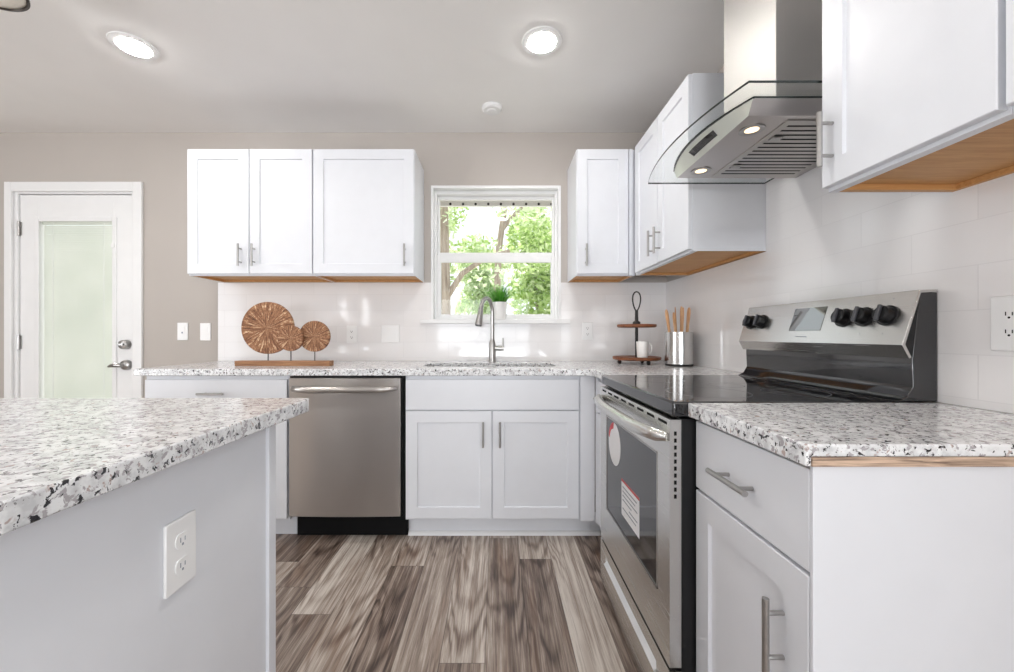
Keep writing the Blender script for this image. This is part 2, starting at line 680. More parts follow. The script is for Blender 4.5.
WX0, WX1, WZ0, WZ1 = -17.7, 17.1, 46.9, 83.0          # window opening
DX0, DX1, DZ1 = -130.0, -97.0, 82.0                  # door opening
bm = NB()
for a in ((XL - 6, DX0, D, D + 6, -1, CEIL + 4), (DX0, DX1, D, D + 6, DZ1, CEIL + 4), (DX1, WX0, D, D + 6, -1, CEIL + 4),
          (WX0, WX1, D, D + 6, -1, WZ0), (WX0, WX1, D, D + 6, WZ1, CEIL + 4), (WX1, XR + 6, D, D + 6, -1, CEIL + 4)):
    box(bm, *a)
struct('wall_back', bm, 'wall', smooth=False)
bm = NB()
for a in ((XR, XR + 6, YR, -125, -1, CEIL + 4), (XR, XR + 6, -35, D, -1, CEIL + 4), (XR, XR + 6, -125, -35, 88, CEIL + 4), (XR, XR + 6, -125, -35, -1, 10)):  # gap in the unseen stretch added for the fill light
    box(bm, *a)
struct('wall_right', bm, 'wall', smooth=False)
bm = NB()
LY0, LY1 = -125, -15  # opening added here for the left fill light
for a in ((XL - 6, XL, YR, LY0, -1, CEIL + 4), (XL - 6, XL, LY1, D, -1, CEIL + 4), (XL - 6, XL, LY0, LY1, 88, CEIL + 4), (XL - 6, XL, LY0, LY1, -1, 10)):
    box(bm, *a)
struct('wall_left', bm, 'wall', smooth=False)
bm = NB()
rx = [XL - 6, -195, -189, -167, -161, -75, 40, XR + 6]  # unseen rear wall, its openings added for the fill lights
for i in range(0, 8, 2):
    box(bm, rx[i], rx[i + 1], YR - 6, YR, -1, CEIL + 4)
for i in range(1, 7, 2):
    box(bm, rx[i], rx[i + 1], YR - 6, YR, 88, CEIL + 4)
    box(bm, rx[i], rx[i + 1], YR - 6, YR, -1, 10)
struct('wall_rear', bm, 'wall', smooth=False)
bm = NB()
box(bm, XL - 6, XR + 6, YR - 6, D + 6, CEIL, CEIL + 5)
struct('ceiling', bm, 'ceiling', smooth=False)

# glossy tile fields
bm = NB()
TZ = 57.0
box(bm, -74.7, WX0 - 0.0, D - 0.35, D - 0.005, 36.02, TZ)
box(bm, WX0, WX1, D - 0.35, D - 0.005, 36.02, WZ0 - 0.9)
box(bm, WX1, XR - 0.36, D - 0.35, D - 0.005, 36.02, TZ)
struct('wall_tiles_back', bm, 'tile_back', smooth=False)
bm = NB()
box(bm, XR - 0.35, XR - 0.005, 18, 66.9, 36.02, 89.99)
box(bm, XR - 0.35, XR - 0.005, 66.9, D - 0.005, 36.02, TZ)
box(bm, XR - 0.35, XR - 0.005, 39.8, 66.9, 90, CEIL - .01)
struct('wall_tiles_right', bm, 'tile_right', smooth=False)

# ------------------------------------------------------------------ window over the sink
win = struct_root('window_1', (0, D, WZ0))
def wbox(name, items, mat, parent, bevel=0.08):
    bm = NB()
    for it in items:
        box(bm, *it)
    return obj(name, bm, mat, parent, bevel)
H = WZ1 - WZ0
fo = wbox('frame', [(WX0, WX0 + .7, -0.4, 5.9, 0, H), (WX1 - .7, WX1, -0.4, 5.9, 0, H), (WX0 + .7, WX1 - .7, -0.4, 5.9, H - .8, H), (WX0 + .7, WX1 - .7, -0.36, 5.9, -.02, .3)], 'trim', win)
fi = wbox('vinyl_frame', [(WX0 + .7, WX0 + 1.3, 1.6, 5.0, .3, H - .8), (WX1 - 1.3, WX1 - .7, 1.6, 5.0, .3, H - .8), (WX0 + 1.3, WX1 - 1.3, 1.6, 5.0, H - 1.7, H - .8), (WX0 + 1.3, WX1 - 1.3, 1.6, 5.0, .3, .9)], 'trim', win)
gx0, gx1 = WX0 + 1.3, WX1 - 1.3
us = wbox('upper_sash', [(gx0, gx0 + .55, 3.4, 4.4, 17.6, H - 1.7), (gx1 - .55, gx1, 3.4, 4.4, 17.6, H - 1.7), (gx0 + .55, gx1 - .55, 3.4, 4.4, 33.5, H - 1.7), (gx0 + .55, gx1 - .55, 3.4, 4.4, 17.6, 18.9)], 'trim', win)
ls = wbox('lower_sash', [(gx0, gx0 + 1.0, 2.2, 3.3, .9, 18.0), (gx1 - 1.0, gx1, 2.2, 3.3, .9, 18.0), (gx0 + 1.0, gx1 - 1.0, 2.2, 3.3, 16.0, 18.0), (gx0 + 1.0, gx1 - 1.0, 2.2, 3.3, .9, 1.75)], 'trim', win)
bm = NB(); box(bm, gx0 + .55, gx1 - .55, 3.85, 4.0, 18.9, 33.5); obj('pane', bm, 'glass', us)
bm = NB(); box(bm, gx0 + 1.0, gx1 - 1.0, 2.7, 2.85, 1.75, 16.0); obj('pane', bm, 'glass', ls)
zm = 16.8
wbox('sash_lock', [(-1.2, 1.2, 2.3, 3.1, zm + 1.2, zm + 1.7)], 'plastic', ls)
wbox('sill', [(-20.4, 19.4, -1.6, -0.37, -0.9, 0.15), (WX0, WX1, -.37, 2.0, -0.02, 0.15)], 'trim', win, 0.1)

# eave outside with a row of screw heads
eave = struct_root('trim_1', (0, D + 16, 82.8))
wbox('fascia', [(-60, 60, 0, 1.0, 0, 7), (-60, 60, -10, 0, 5.5, 6.5)], 'trim', eave)
bm = NB()
for i in range(-12, 13):
    lathe(bm, [(0.38, -0.12), (0.38, 0.0)], 10, 1, (i * 3.9 + 1.2, 0, 0.6))
obj('screw_head', bm, 'dark', eave)

# ------------------------------------------------------------------ exterior door, far left
door = struct_root('door_1', (0, D, 0))
wbox('casing', [(DX0 - 1.6, DX0 + .3, -0.75, 0, 0, DZ1 + 1.9), (DX1 - .3, DX1 + 2.1, -0.75, 0, 0, DZ1 + 1.9), (DX0 + .3, DX1 - .3, -0.75, 0, DZ1 - .7, DZ1 + 1.9)], 'trim', door, 0.15)
wbox('jamb', [(DX0, DX0 + 1.2, 0.02, 5.8, 0, DZ1), (DX1 - 1.2, DX1, 0.02, 5.8, 0, DZ1), (DX0 + 1.2, DX1 - 1.2, 0.02, 5.8, DZ1 - 1.1, DZ1)], 'trim', door)
sx0, sx1, sz1 = DX0 + 1.35, DX1 - 1.35, DZ1 - 1.3
lx0, lx1, lz0, lz1 = -123.6, -103.4, 12, 73.8
slab = wbox('slab', [(sx0, lx0, .5, 2.2, .3, sz1), (lx1, sx1, .5, 2.2, .3, sz1), (lx0, lx1, .5, 2.2, lz1, sz1), (lx0, lx1, .5, 2.2, .3, lz0)], 'trim', door, 0.05)
wbox('lite_frame', [(lx0 - .9, lx0 + .25, .2, .6, lz0 - 1, lz1 + 1), (lx1 - .25, lx1 + .9, .2, .6, lz0 - 1, lz1 + 1), (lx0 + .25, lx1 - .25, .2, .6, lz1 - .25, lz1 + 1), (lx0 + .25, lx1 - .25, .2, .6, lz0 - 1, lz0 + .25)], 'trim', slab, 0.12)
bm = NB(); box(bm, lx0, lx1, .62, .72, lz0, lz1); obj('pane', bm, 'glass', slab)
bm = NB()
z = lz0 + .3
while z < lz1 - 1.2:
    prism(bm, [(1.16, z - .33), (1.42, z + .33), (1.46, z + .33), (1.20, z - .33)], lx0 + .5, lx1 - .5, 0)
    z += 0.62
box(bm, lx0 + .3, lx1 - .3, 1.0, 1.55, lz1 - .9, lz1 - .05)
obj('blind', bm, 'blind', slab, smooth=False)
bm = NB(); box(bm, lx0 + 3.2, lx0 + 3.35, .95, 1.0, lz0, lz1); box(bm, lx1 - 3.2, lx1 - 3.05, .95, 1.0, lz0, lz1); obj('ladder_cord', bm, 'paper', slab)
bm = NB(); box(bm, lx1 - .3, lx1 + .5, -.1, .25, 66.5, 67.6); obj('blind_slider', bm, 'plastic', slab, .06)
for hz in (71.6, 41.0, 10.0):
    bm = NB(); tube(bm, [(sx0 - .1, .15, hz - 2), (sx0 - .1, .15, hz + 2)], .3, 10); box(bm, sx0 - .1, sx0 + .5, .35, .52, hz - 1.8, hz + 1.8)
    obj('hinge', bm, 'nickel', slab)
bm = NB(); lathe(bm, [(.4, -1.1), (1.15, -.85), (1.3, .1), (1.3, .5)], 24, 1, (-99.9, 0, 40.4)); box(bm, -100.6, -99.2, -1.5, -1.0, 40.2, 40.65); obj('deadbolt', bm, 'nickel', slab)
bm = NB(); lathe(bm, [(.5, -.9), (1.2, -.5), (1.4, .1), (1.4, .5)], 24, 1, (-99.7, 0, 34.9))
tube(bm, [(-99.7, -.8, 34.9), (-99.8, -1.8, 34.9), (-100.6, -2.1, 35.0), (-101.6, -2.0, 34.9), (-102.6, -1.9, 34.6)], [.5, .55, .6, .5, .25], 12)
obj('lever_handle', bm, 'nickel', slab)


# ------------------------------------------------------------------ cabinets
def shaker_bm(x0, x1, z0, z1, yf=-0.75, yb=-0.02, rail=2.35, rec=0.3):
    bm = NB()
    def ring(ins, y):
        return [bm.verts.new((x * S, y * S, z * S)) for x, z in ((x0 + ins, z0 + ins), (x1 - ins, z0 + ins), (x1 - ins, z1 - ins), (x0 + ins, z1 - ins))]
    rings = [ring(0, yb), ring(0, yf + .07), ring(.07, yf), ring(rail, yf), ring(rail + .1, yf + rec)]
    for A, B in zip(rings, rings[1:]):
        for k in range(4):
            bm.faces.new((A[k], A[(k + 1) % 4], B[(k + 1) % 4], B[k]))
    bm.faces.new(rings[0][::-1])
    bm.faces.new(rings[-1])
    return bm


def pull_bm(c, vertical, L=5.2, y=-0.77, r=.235, out=1.25):
    bm = NB()
    x, z = c
    d = (0, 1) if vertical else (1, 0)
    P = lambda t, yy: (x + d[0] * t, yy, z + d[1] * t)
    tube(bm, [P(-L / 2, y - out), P(L / 2, y - out)], r, 14)
    for t in (-L * .3, L * .3):
        tube(bm, [P(t, y), P(t, y - out)], r * .72, 10)
    return bm


def add_door(parent, x0, x1, z0, z1, pull=None):
    d = obj('door', shaker_bm(x0, x1, z0, z1), 'cab', parent, smooth=False)
    if pull:
        obj('handle', pull_bm(pull, True), 'nickel', d)
    return d


def add_drawer(parent, x0, x1, z0, z1, pull=None, name='drawer'):
    bm = NB(); box(bm, x0, x1, -.75, -.02, z0, z1)
    d = obj(name, bm, 'cab', parent, 0.07)
    if pull:
        obj('handle', pull_bm(pull, False, 5.4), 'nickel', d)
    return d


def base_body(parent, W, depth=24, ztop=34.55, hollow=False):
    bm = NB()
    if hollow:
        for a in ((0, .7, .7, depth - .05, 4.5, ztop), (W - .7, W, .7, depth - .05, 4.5, ztop), (0, W, 0, .7, 4.5, ztop), (.7, W - .7, .7, depth - .05, 4.5, 5.2)):
            box(bm, *a)
    else:
        box(bm, 0, W, 0, depth - .05, 4.5, ztop)
    obj('body', bm, 'cab', parent, 0.03)
    bm = NB()
    box(bm, 0, W, 3.0, 3.6, 0.02, 4.5)
    obj('toe_kick', bm, 'cab', parent)
    return parent


FY = D - 24.0          # base face-frame front, back run
FX = 21.0         # base face-frame front, right run

cab = thing('base_cabinet', 'white base cabinet with one wide drawer, left of the dishwasher', 'cabinet', (-73.0, FY, 0))
base_body(cab, 29.9)
add_drawer(cab, .3, 29.6, 27.5, 33.7, (14.6, 30.9))
add_door(cab, .3, 14.85, 5.0, 27.2, (13.1, 22.5))
add_door(cab, 15.05, 29.6, 5.0, 27.2, (16.8, 22.5))

cab = thing('sink_cabinet', 'white sink base cabinet under the window with two doors and a false front', 'cabinet', (-19.0, FY, 0))
base_body(cab, 39.2, hollow=True)
add_drawer(cab, .15, 35.9, 27.5, 33.8, None, 'false_front')
add_door(cab, .15, 17.9, 5.0, 27.25, (16.15, 22.6))
add_door(cab, 18.1, 35.9, 5.0, 27.25, (19.6, 22.6))
box_obj('toe_return', (39.21, 42.9, 3.0, 3.6, .02, 4.49), 'cab', cab)
box_obj('filler', (36.2, 39.2, -.7, -.01, 4.5, 34.5), 'cab', cab, 0.03)
bm = NB(); prism(bm, [(2.2, .02), (2.95, .02), (2.95, .8), (2.6, .72), (2.3, .4)], 0, 42.0, 0); obj('shoe_moulding', bm, 'trim', cab)
# narrow cabinet between corner and range (faces -X)
cab = thing('narrow_base_cabinet', 'narrow white base cabinet in the corner, left of the range', 'cabinet', (FX, 82.0, 0), -PI / 2)
base_body(cab, 13.5, 24.2)
box_obj('filler', (0.0, 1.2, -.7, -.01, 4.5, 34.5), 'cab', cab, 0.03)
add_drawer(cab, 1.4, 13.3, 27.5, 33.7, (7.3, 30.6))
add_door(cab, 1.4, 13.3, 5.0, 27.2)
# foreground right
NEAR0, NEAR1 = 25.5, 40.6
cab = thing('end_base_cabinet', 'white base cabinet with drawer over door in the right foreground, beside the range', 'cabinet', (FX, NEAR1, 0), -PI / 2)
base_body(cab, NEAR1 - NEAR0 - .26, 24.2)
box_obj('end_panel', (NEAR1 - NEAR0 - .25, NEAR1 - NEAR0, -.73, 24.2, 0.02, 34.55), 'cab', cab, 0.03)
add_drawer(cab, .1, 14.8, 27.5, 34.2, (7.5, 30.75))
add_door(cab, .1, 14.75, 5.0, 27.2, (12.5, 21.7))


def upper_cab(name, label, loc, rz, W, doors, z0=57.1, z1=87.1, depth=12, filler=None):
    """doors: list of (x0, x1, pull x or None)"""
    t = thing(name, label, 'wall cabinet', (loc[0], loc[1], z0), rz)
    Hh = z1 - z0
    bm = NB()
    box(bm, 0, W, 0, depth - .05, .9, Hh)
    for a in ((0, .12, .02, depth - .05, 0, .9), (W - .12, W, .02, depth - .05, 0, .9), (.12, W - .12, 0, .9, 0, .9)):
        box(bm, *a)
    obj('body', bm, 'cab', t, 0.02)
    bm = NB()
    for a in ((.12, .75, .9, depth - .05, .01, .88), (W - .75, W - .12, .9, depth - .05, .01, .88), (.75, W - .75, depth - .8, depth - .05, .01, .88), (.75, W - .75, .9, depth - .8, .55, .88)):
        box(bm, *a)
    u = obj('underside', bm, 'maple', t, smooth=False)
    u['label'] = 'bare brown wood underside'
    for x0, x1, px in doors:
        add_door(t, x0, x1, .35, Hh - .15, None if px is None else (px, 4.6))
    if filler:
        box_obj('filler', filler, 'cab', t)
    return t


UY = D - 12.0
UX = 33.0
upper_cab('two_door_wall_cabinet', 'white two-door wall cabinet on the back wall above the wooden disc sculpture', (-73.4, UY), 0, 29.7,
          [(.1, 14.65, 12.9), (14.85, 29.6, 16.1)])
upper_cab('single_door_wall_cabinet', 'white one-door wall cabinet left of the window, broadest single door', (-43.6, UY), 0, 24.0,
          [(.1, 23.9, 21.9)])
upper_cab('corner_wall_cabinet', 'white one-door wall cabinet between the window and the room corner', (18.9, UY), 0, 14.0,
          [(.1, 12.2, 2.1)], filler=(12.4, 13.25, -.6, -.01, .0, 29.9))
upper_cab('range_side_wall_cabinet', 'white two-door wall cabinet on the tiled wall, beyond the range hood', (UX, 94.6), -PI / 2, 94.6 - 67.0,
          [(1.6, 14.5, 13.0), (14.7, 27.5, 16.0)], depth=12.6)
upper_cab('foreground_wall_cabinet', 'white wall cabinet at upper right with a long bar pull, just before the range hood', (UX, 39.6), -PI / 2, 14.1,
          [(.1, 13.95, 1.4)], depth=12.6)
upper_cab('edge_wall_cabinet', 'white wall cabinet cut off by the right edge, next to the bar pull cabinet', (UX, 25.45), -PI / 2, 15.0,
          [(.2, 14.8, None)], depth=12.6)

# ------------------------------------------------------------------ worktops
def rrect(x0, x1, y0, y1, r, n=6):
    pts = []
    for cx, cy, a0 in ((x1 - r, y1 - r, 0), (x0 + r, y1 - r, 90), (x0 + r, y0 + r, 180), (x1 - r, y0 + r, 270)):
        for k in range(n + 1):
            a = math.radians(a0 + 90 * k / n)
            pts.append((cx + r * math.cos(a), cy + r * math.sin(a)))
    return pts


CF = D - 25.5
cx = 19.5
bm = NB()
outer = [(-74.4, CF), (cx - 2.0, CF), (cx - .6, CF - .6), (cx, CF - 2.0), (cx, 68.45), (XR - .4, 68.45), (XR - .4, D - .4), (-74.4, D - .4)]
slab_with_hole(bm, outer, rrect(-16.8, 13.4, 87.4, 98.6, 2.5), 34.6, 36.0)
tag(obj('corner_countertop', bm, 'granite', None, 0.12), 'long L-shaped speckled granite countertop under the window with sink cutout', 'countertop')
bm = NB()
prism(bm, [(cx, 34.58), (cx, 36.0), (XR - .4, 36.0), (XR - .4, 35.2), (cx + .4, 35.2), (cx + .4, 34.58)], 25.1, 40.66, 1)
ct = tag(obj('end_countertop', bm, 'granite', None, 0.14, seg=3), 'short speckled granite countertop in the right foreground over a raw wood strip', 'countertop')
bm = NB(); box(bm, cx + .45, XR - .45, 25.12, 27.0, 34.58, 35.19)
obj('substrate_strip', bm, 'raw_wood', ct)['label'] = 'bare streaky brown wood strip'
bm = NB()
IX, IY = -20.45, 43.7
prism(bm, [(-62, -45), (IX, -45), (IX, IY - .5), (IX - .15, IY - .15), (IX - .5, IY), (-62, IY)], 34.6, 36.0, 2)
tag(obj('island_countertop', bm, 'granite', None, 0.1), 'speckled granite island countertop in the left foreground', 'countertop')

# island base
isl = thing('kitchen_island', 'white panelled kitchen island base with an outlet, left foreground', 'kitchen island', (-40, 0, 0))
bm = NB(); box(bm, -20.0, 17.1, -42, 40.3, .02, 34.58); obj('body', bm, 'cab', isl, .03)
bm = NB(); box(bm, 17.1, 17.43, 39.4, 40.6, .02, 34.58); obj('corner_trim', bm, 'cab', isl, .04)
ISX = 17.12


def outlet_face(parent, kind, w=2.8, h=4.7):
    """wall plate in local coords: faces -y, centred at origin"""
    bm = NB(); box(bm, -w / 2, w / 2, -.25, -.0, -h / 2, h / 2)
    obj('faceplate', bm, 'plastic', parent, .09)
    gangs = {'duplex': [0], 'decora': [0], 'switch': [0], 'switch2': [-.92, .92]}[kind]
    for gx in gangs:
        if kind == 'duplex':
            for dz in (-.78, .78):
                bm = NB()
                prism(bm, [(gx + .62 * math.cos(a), dz + max(-.5, min(.5, .66 * math.sin(a)))) for a in [2 * PI * k / 20 for k in range(20)]], -.31, -.25, 1)
                r = obj('socket', bm, 'plastic', parent, smooth=False)
                bm = NB()
                box(bm, gx - .27, gx - .19, -.318, -.311, dz - .1, dz + .24)
                box(bm, gx + .19, gx + .27, -.318, -.311, dz - .1, dz + .2)
                lathe(bm, [(.1, -.318), (.1, -.311)], 10, 1, (gx, 0, dz - .28))
                obj('slot', bm, 'dark', r)
        else:
            bm = NB(); prism(bm, [(-.25, -1.3), (-.25, 1.3), (-.36, 1.3), (-.30, 0), (-.27, -1.3)], gx - .65, gx + .65, 0)
            obj('rocker', bm, 'plastic', parent, .03)
            if kind == 'decora':
                bm = NB(); box(bm, gx - .2, gx + .2, -.36, -.3, -.5, -.1); obj('indicator', bm, 'grey_print', parent)
    return parent


# island outlet is screwed to the island: one part, its pieces below it
bm = NB(); box(bm, ISX, ISX + .24, 27.2, 29.95, 24.8, 29.8)
op = obj('outlet', bm, 'plastic', isl, .08)
for zc in (26.4, 28.2):
    bm = NB(); prism(bm, [(28.57 + .62 * math.cos(a), zc + max(-.5, min(.5, .68 * math.sin(a)))) for a in [2 * PI * k / 20 for k in range(20)]], ISX + .24, ISX + .31, 0)
    obj('socket', bm, 'plastic', op, smooth=False)
    bm = NB()
    box(bm, ISX + .311, ISX + .318, 28.33, 28.41, zc - .1, zc + .24)
    box(bm, ISX + .311, ISX + .318, 28.73, 28.81, zc - .1, zc + .2)
    lathe(bm, [(.1, ISX + .311), (.1, ISX + .318)], 10, 0, (0, 28.57, zc - .28))
    obj('slot', bm, 'grey_print', op)

o = thing('dimmer_switch', 'white dimmer switch plate on the beige wall, nearer the door', 'light switch', (-84.3, D - .005, 43.9))
outlet_face(o, 'decora')
o = thing('light_switch', 'white rocker switch plate on the beige wall, nearer the tiles', 'light switch', (-78.2, D - .005, 43.8))
outlet_face(o, 'switch')
o = thing('outlet', 'white duplex outlet in the tiles right of the wooden disc sculpture', 'outlet', (-38.8, D - .355, 43.1))
outlet_face(o, 'duplex')
o = thing('double_switch', 'white two-gang switch plate in the tiles left of the sink faucet', 'light switch', (-28.5, D - .355, 43.3))
outlet_face(o, 'switch2', 4.8)
o = thing('outlet', 'white duplex outlet in the back tiles right of the window', 'outlet', (24.2, D - .355, 44.0))
outlet_face(o, 'duplex')
o = thing('outlet', 'white duplex outlet in the tiles at the right edge beside the range', 'outlet', (XR - .355, 34.9, 43.95), -PI / 2)
outlet_face(o, 'duplex', 2.8, 4.9)

# ------------------------------------------------------------------ dishwasher
dw = thing('dishwasher', 'stainless steel dishwasher with a bowed bar handle, left of the sink cabinet', 'dishwasher', (-43.0, FY, 0))
bm = NB(); box(bm, .1, 23.9, .3, 23.5, 5, 34.4); obj('tub', bm, 'black_enamel', dw)
bm = NB()
N = 14
prof = []
for i in range(N + 1):
    x = .2 + 22.95 * i / N
    u = 2 * i / N - 1
    prof.append((x, -1.0 - .28 * (1 - u * u)))
poly = [(.2, .25)] + prof + [(23.15, .25)]
prism(bm, poly, 5.6, 34.05, 2)
dd = obj('door', bm, 'steel_h', dw, .06)
bm = NB(); box(bm, .2, 23.6, -.6, .25, 34.08, 34.4); obj('control_strip', bm, 'black_gloss', dw)
bm = NB()
pts = []
for i in range(25):
    u = 2 * i / 24 - 1
    pts.append((11.65 + 10.6 * u, -1.2 - 1.9 * (1 - abs(u) ** 6) ** 0.5, 32.05 - .12 * (1 - u * u)))
tube(bm, pts, [.45 if i in (0, 24) else .62 for i in range(25)], 14)
obj('handle', bm, 'steel_h', dd)
bm = NB(); box(bm, .3, 23.9, 2.4, 3.0, .1, 5.0); obj('kick_plate', bm, 'dark', dw)
bm = NB(); box(bm, 23.35, 23.85, -.3, .25, 5.0, 34.05); obj('side_gasket', bm, 'dark', dw)

# ------------------------------------------------------------------ sink and faucet
sk = thing('sink', 'stainless undermount sink below the window', 'sink', (-1.7, 93.0, 27))
bm = NB()
o1 = rrect(-15.6, 15.6, -6.1, 6.1, 2.6)
def basin(bm, sets):
    rings = [[bm.verts.new((x * S, y * S, z * S)) for x, y in rrect(-hx, hx, -hy, hy, r)] for hx, hy, r, z in sets]
    for A, B in zip(rings, rings[1:]):
        n = len(A)
        for k in range(n):
            bm.faces.new((A[k], A[(k + 1) % n], B[(k + 1) % n], B[k]))
    bm.faces.new(rings[-1])
basin(bm, [(15.9, 6.4, 2.7, 7.55), (15.2, 5.7, 2.4, 7.55), (15.0, 5.5, 2.2, 1.0), (14.2, 4.8, 2.0, .3), (3, 1.5, .8, .15)])
obj('basin', bm, 'steel_h', sk)
bm = NB(); lathe(bm, [(1.7, .2), (1.7, .32), (1.2, .3), (.9, .2)], 20); obj('drain', bm, 'nickel', sk)

fc = thing('faucet', 'brushed nickel pull-down gooseneck faucet behind the sink', 'faucet', (-1.2, 102.6, 36.0))
bm = NB()
lathe(bm, [(1.05, .02), (1.05, .25), (.9, .45), (.85, 4.6), (.62, 5.4), (.55, 5.8)], 24)
obj('body', bm, 'nickel', fc)
bm = NB()
pts = [(0, 0, 5.4), (0, 0, 12.8)]
dirx, diry = -.50, -.866
R = 2.75
for k in range(1, 13):
    a = PI * k / 12 * 0.93
    pts.append((dirx * R * (1 - math.cos(a)), diry * R * (1 - math.cos(a)), 12.8 + R * math.sin(a) * 1.25))
tube(bm, pts, .5, 14)
obj('spout', bm, 'nickel', fc)
e = Vector(pts[-1]); dvec = (e - Vector(pts[-2])).normalized()
bm = NB()
tube(bm, [e, e + dvec * .25, e + dvec * 1.6, e + dvec * 4.1, e + dvec * 4.4], [.54, .6, .68, .92, .85], 16)
hd = obj('spray_head', bm, 'nickel', fc)
bm = NB(); tube(bm, [e + dvec * 4.35, e + dvec * 4.5], .8, 16); obj('spray_face', bm, 'charcoal', hd)
bm = NB()
tube(bm, [(.6, 0, 3.5), (2.9, 0, 3.5)], .62, 16)
tube(bm, [(2.7, 0, 3.5), (2.75, 0, 4.4), (2.75, 0, 6.2)], [.3, .26, .22], 12)
obj('lever', bm, 'nickel', fc)

# ------------------------------------------------------------------ range
RY0, RY1 = 40.72, 68.25
rg = thing('range', 'stainless electric range with black glass top and five black knobs', 'range', (XR - .36, RY1, 0), -PI / 2)
RW = RY1 - RY0
# local: x 0..RW runs from far to near, y = X - XR (negative toward the room)
xf = 17.75 - XR + .36          # oven door front
bm = NB(); box(bm, .05, RW - .05, 19.35 - XR, -.5, 1.2, 34.3); obj('body', bm, 'black_enamel', rg, .04)
for a in ((1, 3), (RW - 3, RW - 1)):
    for b in (20.5 - XR, -4):
        bm = NB(); lathe(bm, [(.7, 0.02), (.7, 1.19)], 12, 2, ((a[0] + a[1]) / 2, b, 0))
        obj('levelling_foot', bm, 'dark', rg)
bm = NB(); box(bm, 0, RW, 18.0 - XR + .36, -3.9, 34.5, 36.08); ck = obj('cooktop', bm, 'black_gloss', rg, .22, seg=3)
bm = NB()
for cxx, cyy, rr in ((7.5, -20.5, 3.6), (20.5, -20.0, 4.6), (7.5, -9.5, 4.4), (20.5, -9.5, 3.4), (14, -14, 2.2)):
    lathe(bm, [(rr - .06, 36.085), (rr, 36.09), (rr + .06, 36.085)], 48, 2, (cxx, cyy, 0), cap=False)
obj('burner_ring', bm, 'charcoal', ck)
# oven door
zb, zt = 8.7, 34.2
wx0, wx1, wz0, wz1 = RY1 - 64.5, RY1 - 44.0, 14.8, 30.0
bm = NB()
for a in ((.15, wx0, zb, zt), (wx1, RW - .15, zb, zt), (wx0, wx1, wz1, zt), (wx0, wx1, zb, wz0)):
    box(bm, a[0], a[1], xf, 19.3 - XR, a[2], a[3])
od = obj('oven_door', bm, 'steel_r', rg, .0, smooth=False)
bm = NB(); box(bm, wx0, wx1, xf + .06, 18.5 - XR, wz0, wz1); wn = obj('oven_window', bm, 'black_gloss', od)
bm = NB()
for a in ((wx0, wx1, wz0, wz0 + .22), (wx0, wx1, wz1 - .22, wz1), (wx0, wx0 + .2, wz0, wz1), (wx1 - .2, wx1, wz0, wz1)):
    box(bm, a[0], a[1], xf - .05, xf + .055, a[2], a[3])
obj('window_bezel', bm, 'nickel', od)
# vent slots along the top and on the near edge of the door
x = 1.4
while x < RW - 3:
    bm = NB(); box(bm, x, x + 2.2, xf - .006, xf + .1, 33.55, 33.85)
    obj('vent_slot', bm, 'dark', od, smooth=False)
    x += 3.3
for k in range(10):
    bm = NB(); box(bm, RW - .17, RW - .14, xf + .45, xf + .72, 33.0 - k * .72 - .42, 33.0 - k * .72)
    obj('vent_slot', bm, 'dark', od, smooth=False)
bm = NB()
pts = []
for i in range(29):
    u = 2 * i / 28 - 1
    pts.append((RW / 2 + 12.9 * u, xf + .1 - 2.0 * (1 - abs(u) ** 3.0) ** 0.6, 32.3))
tube(bm, pts, [.5 if i in (0, 28) else .72 for i in range(29)], 14)
hn = obj('handle', bm, 'steel_r', od)
# storage drawer with a scooped grip
bm = NB()
for a in ((.15, RW - .15, 6.6, 8.3), (.15, RW - .15, 1.3, 5.5), (.15, 3.2, 5.5, 6.6), (RW - 3.6, RW - .15, 5.5, 6.6)):
    box(bm, a[0], a[1], xf, 19.3 - XR, a[2], a[3])
dr = obj('storage_drawer', bm, 'steel_r', rg, smooth=False)
bm = NB(); prism(bm, [(xf - .25, 5.5), (xf + .62, 6.35), (xf + .9, 6.62), (xf + .9, 5.3), (xf - .25, 5.36)], 3.2, RW - 3.6, 0); obj('grip', bm, 'steel_bright', dr)
# stickers on the door glass
yf = xf + .05
bm = NB()
ccx, ccz = RY1 - 60.3, 26.4
prism(bm, [(ccx + 3.0 * math.cos(a), ccz + 3.2 * math.sin(a)) for a in [2 * PI * k / 40 for k in range(40)]], yf - .012, yf, 1)
st = obj('round_sticker', bm, 'paper', od, smooth=False); st['label'] = 'round white sticker with red edge'
bm = NB()
arc = [(ccx + 3.0 * math.cos(a), ccz + 3.2 * math.sin(a)) for a in [math.radians(95 + 75 * k / 14) for k in range(15)]]
arc2 = [(ccx + 2.2 * math.cos(a) - .3, ccz + 2.2 * math.sin(a)) for a in [math.radians(170 - 75 * k / 14) for k in range(15)]]
prism(bm, arc + arc2, yf - .02, yf - .013, 1)
obj('red_band', bm, 'red', st, smooth=False)
bm = NB()
lx0_, lx1_ = RY1 - 56.8, RY1 - 49.7
box(bm, lx0_, lx1_, yf - .012, yf, 17.4, 22.5)
lb = obj('paper_label', bm, 'paper', od, smooth=False); lb['label'] = 'white paper label with red top line'
bm = NB(); box(bm, lx0_, lx1_, yf - .02, yf - .013, 22.15, 22.5); obj('red_line', bm, 'red', lb)
bm = NB()
for k, (a, b) in enumerate(((.5, 6.2), (.5, 5.6), (.5, 6.4), (.5, 4.2), (3.2, 6.4), (.5, 5.9))):
    box(bm, lx0_ + a, lx0_ + b, yf - .02, yf - .013, 21.4 - k * .6, 21.58 - k * .6)
obj('print_line', bm, 'grey_print', lb)
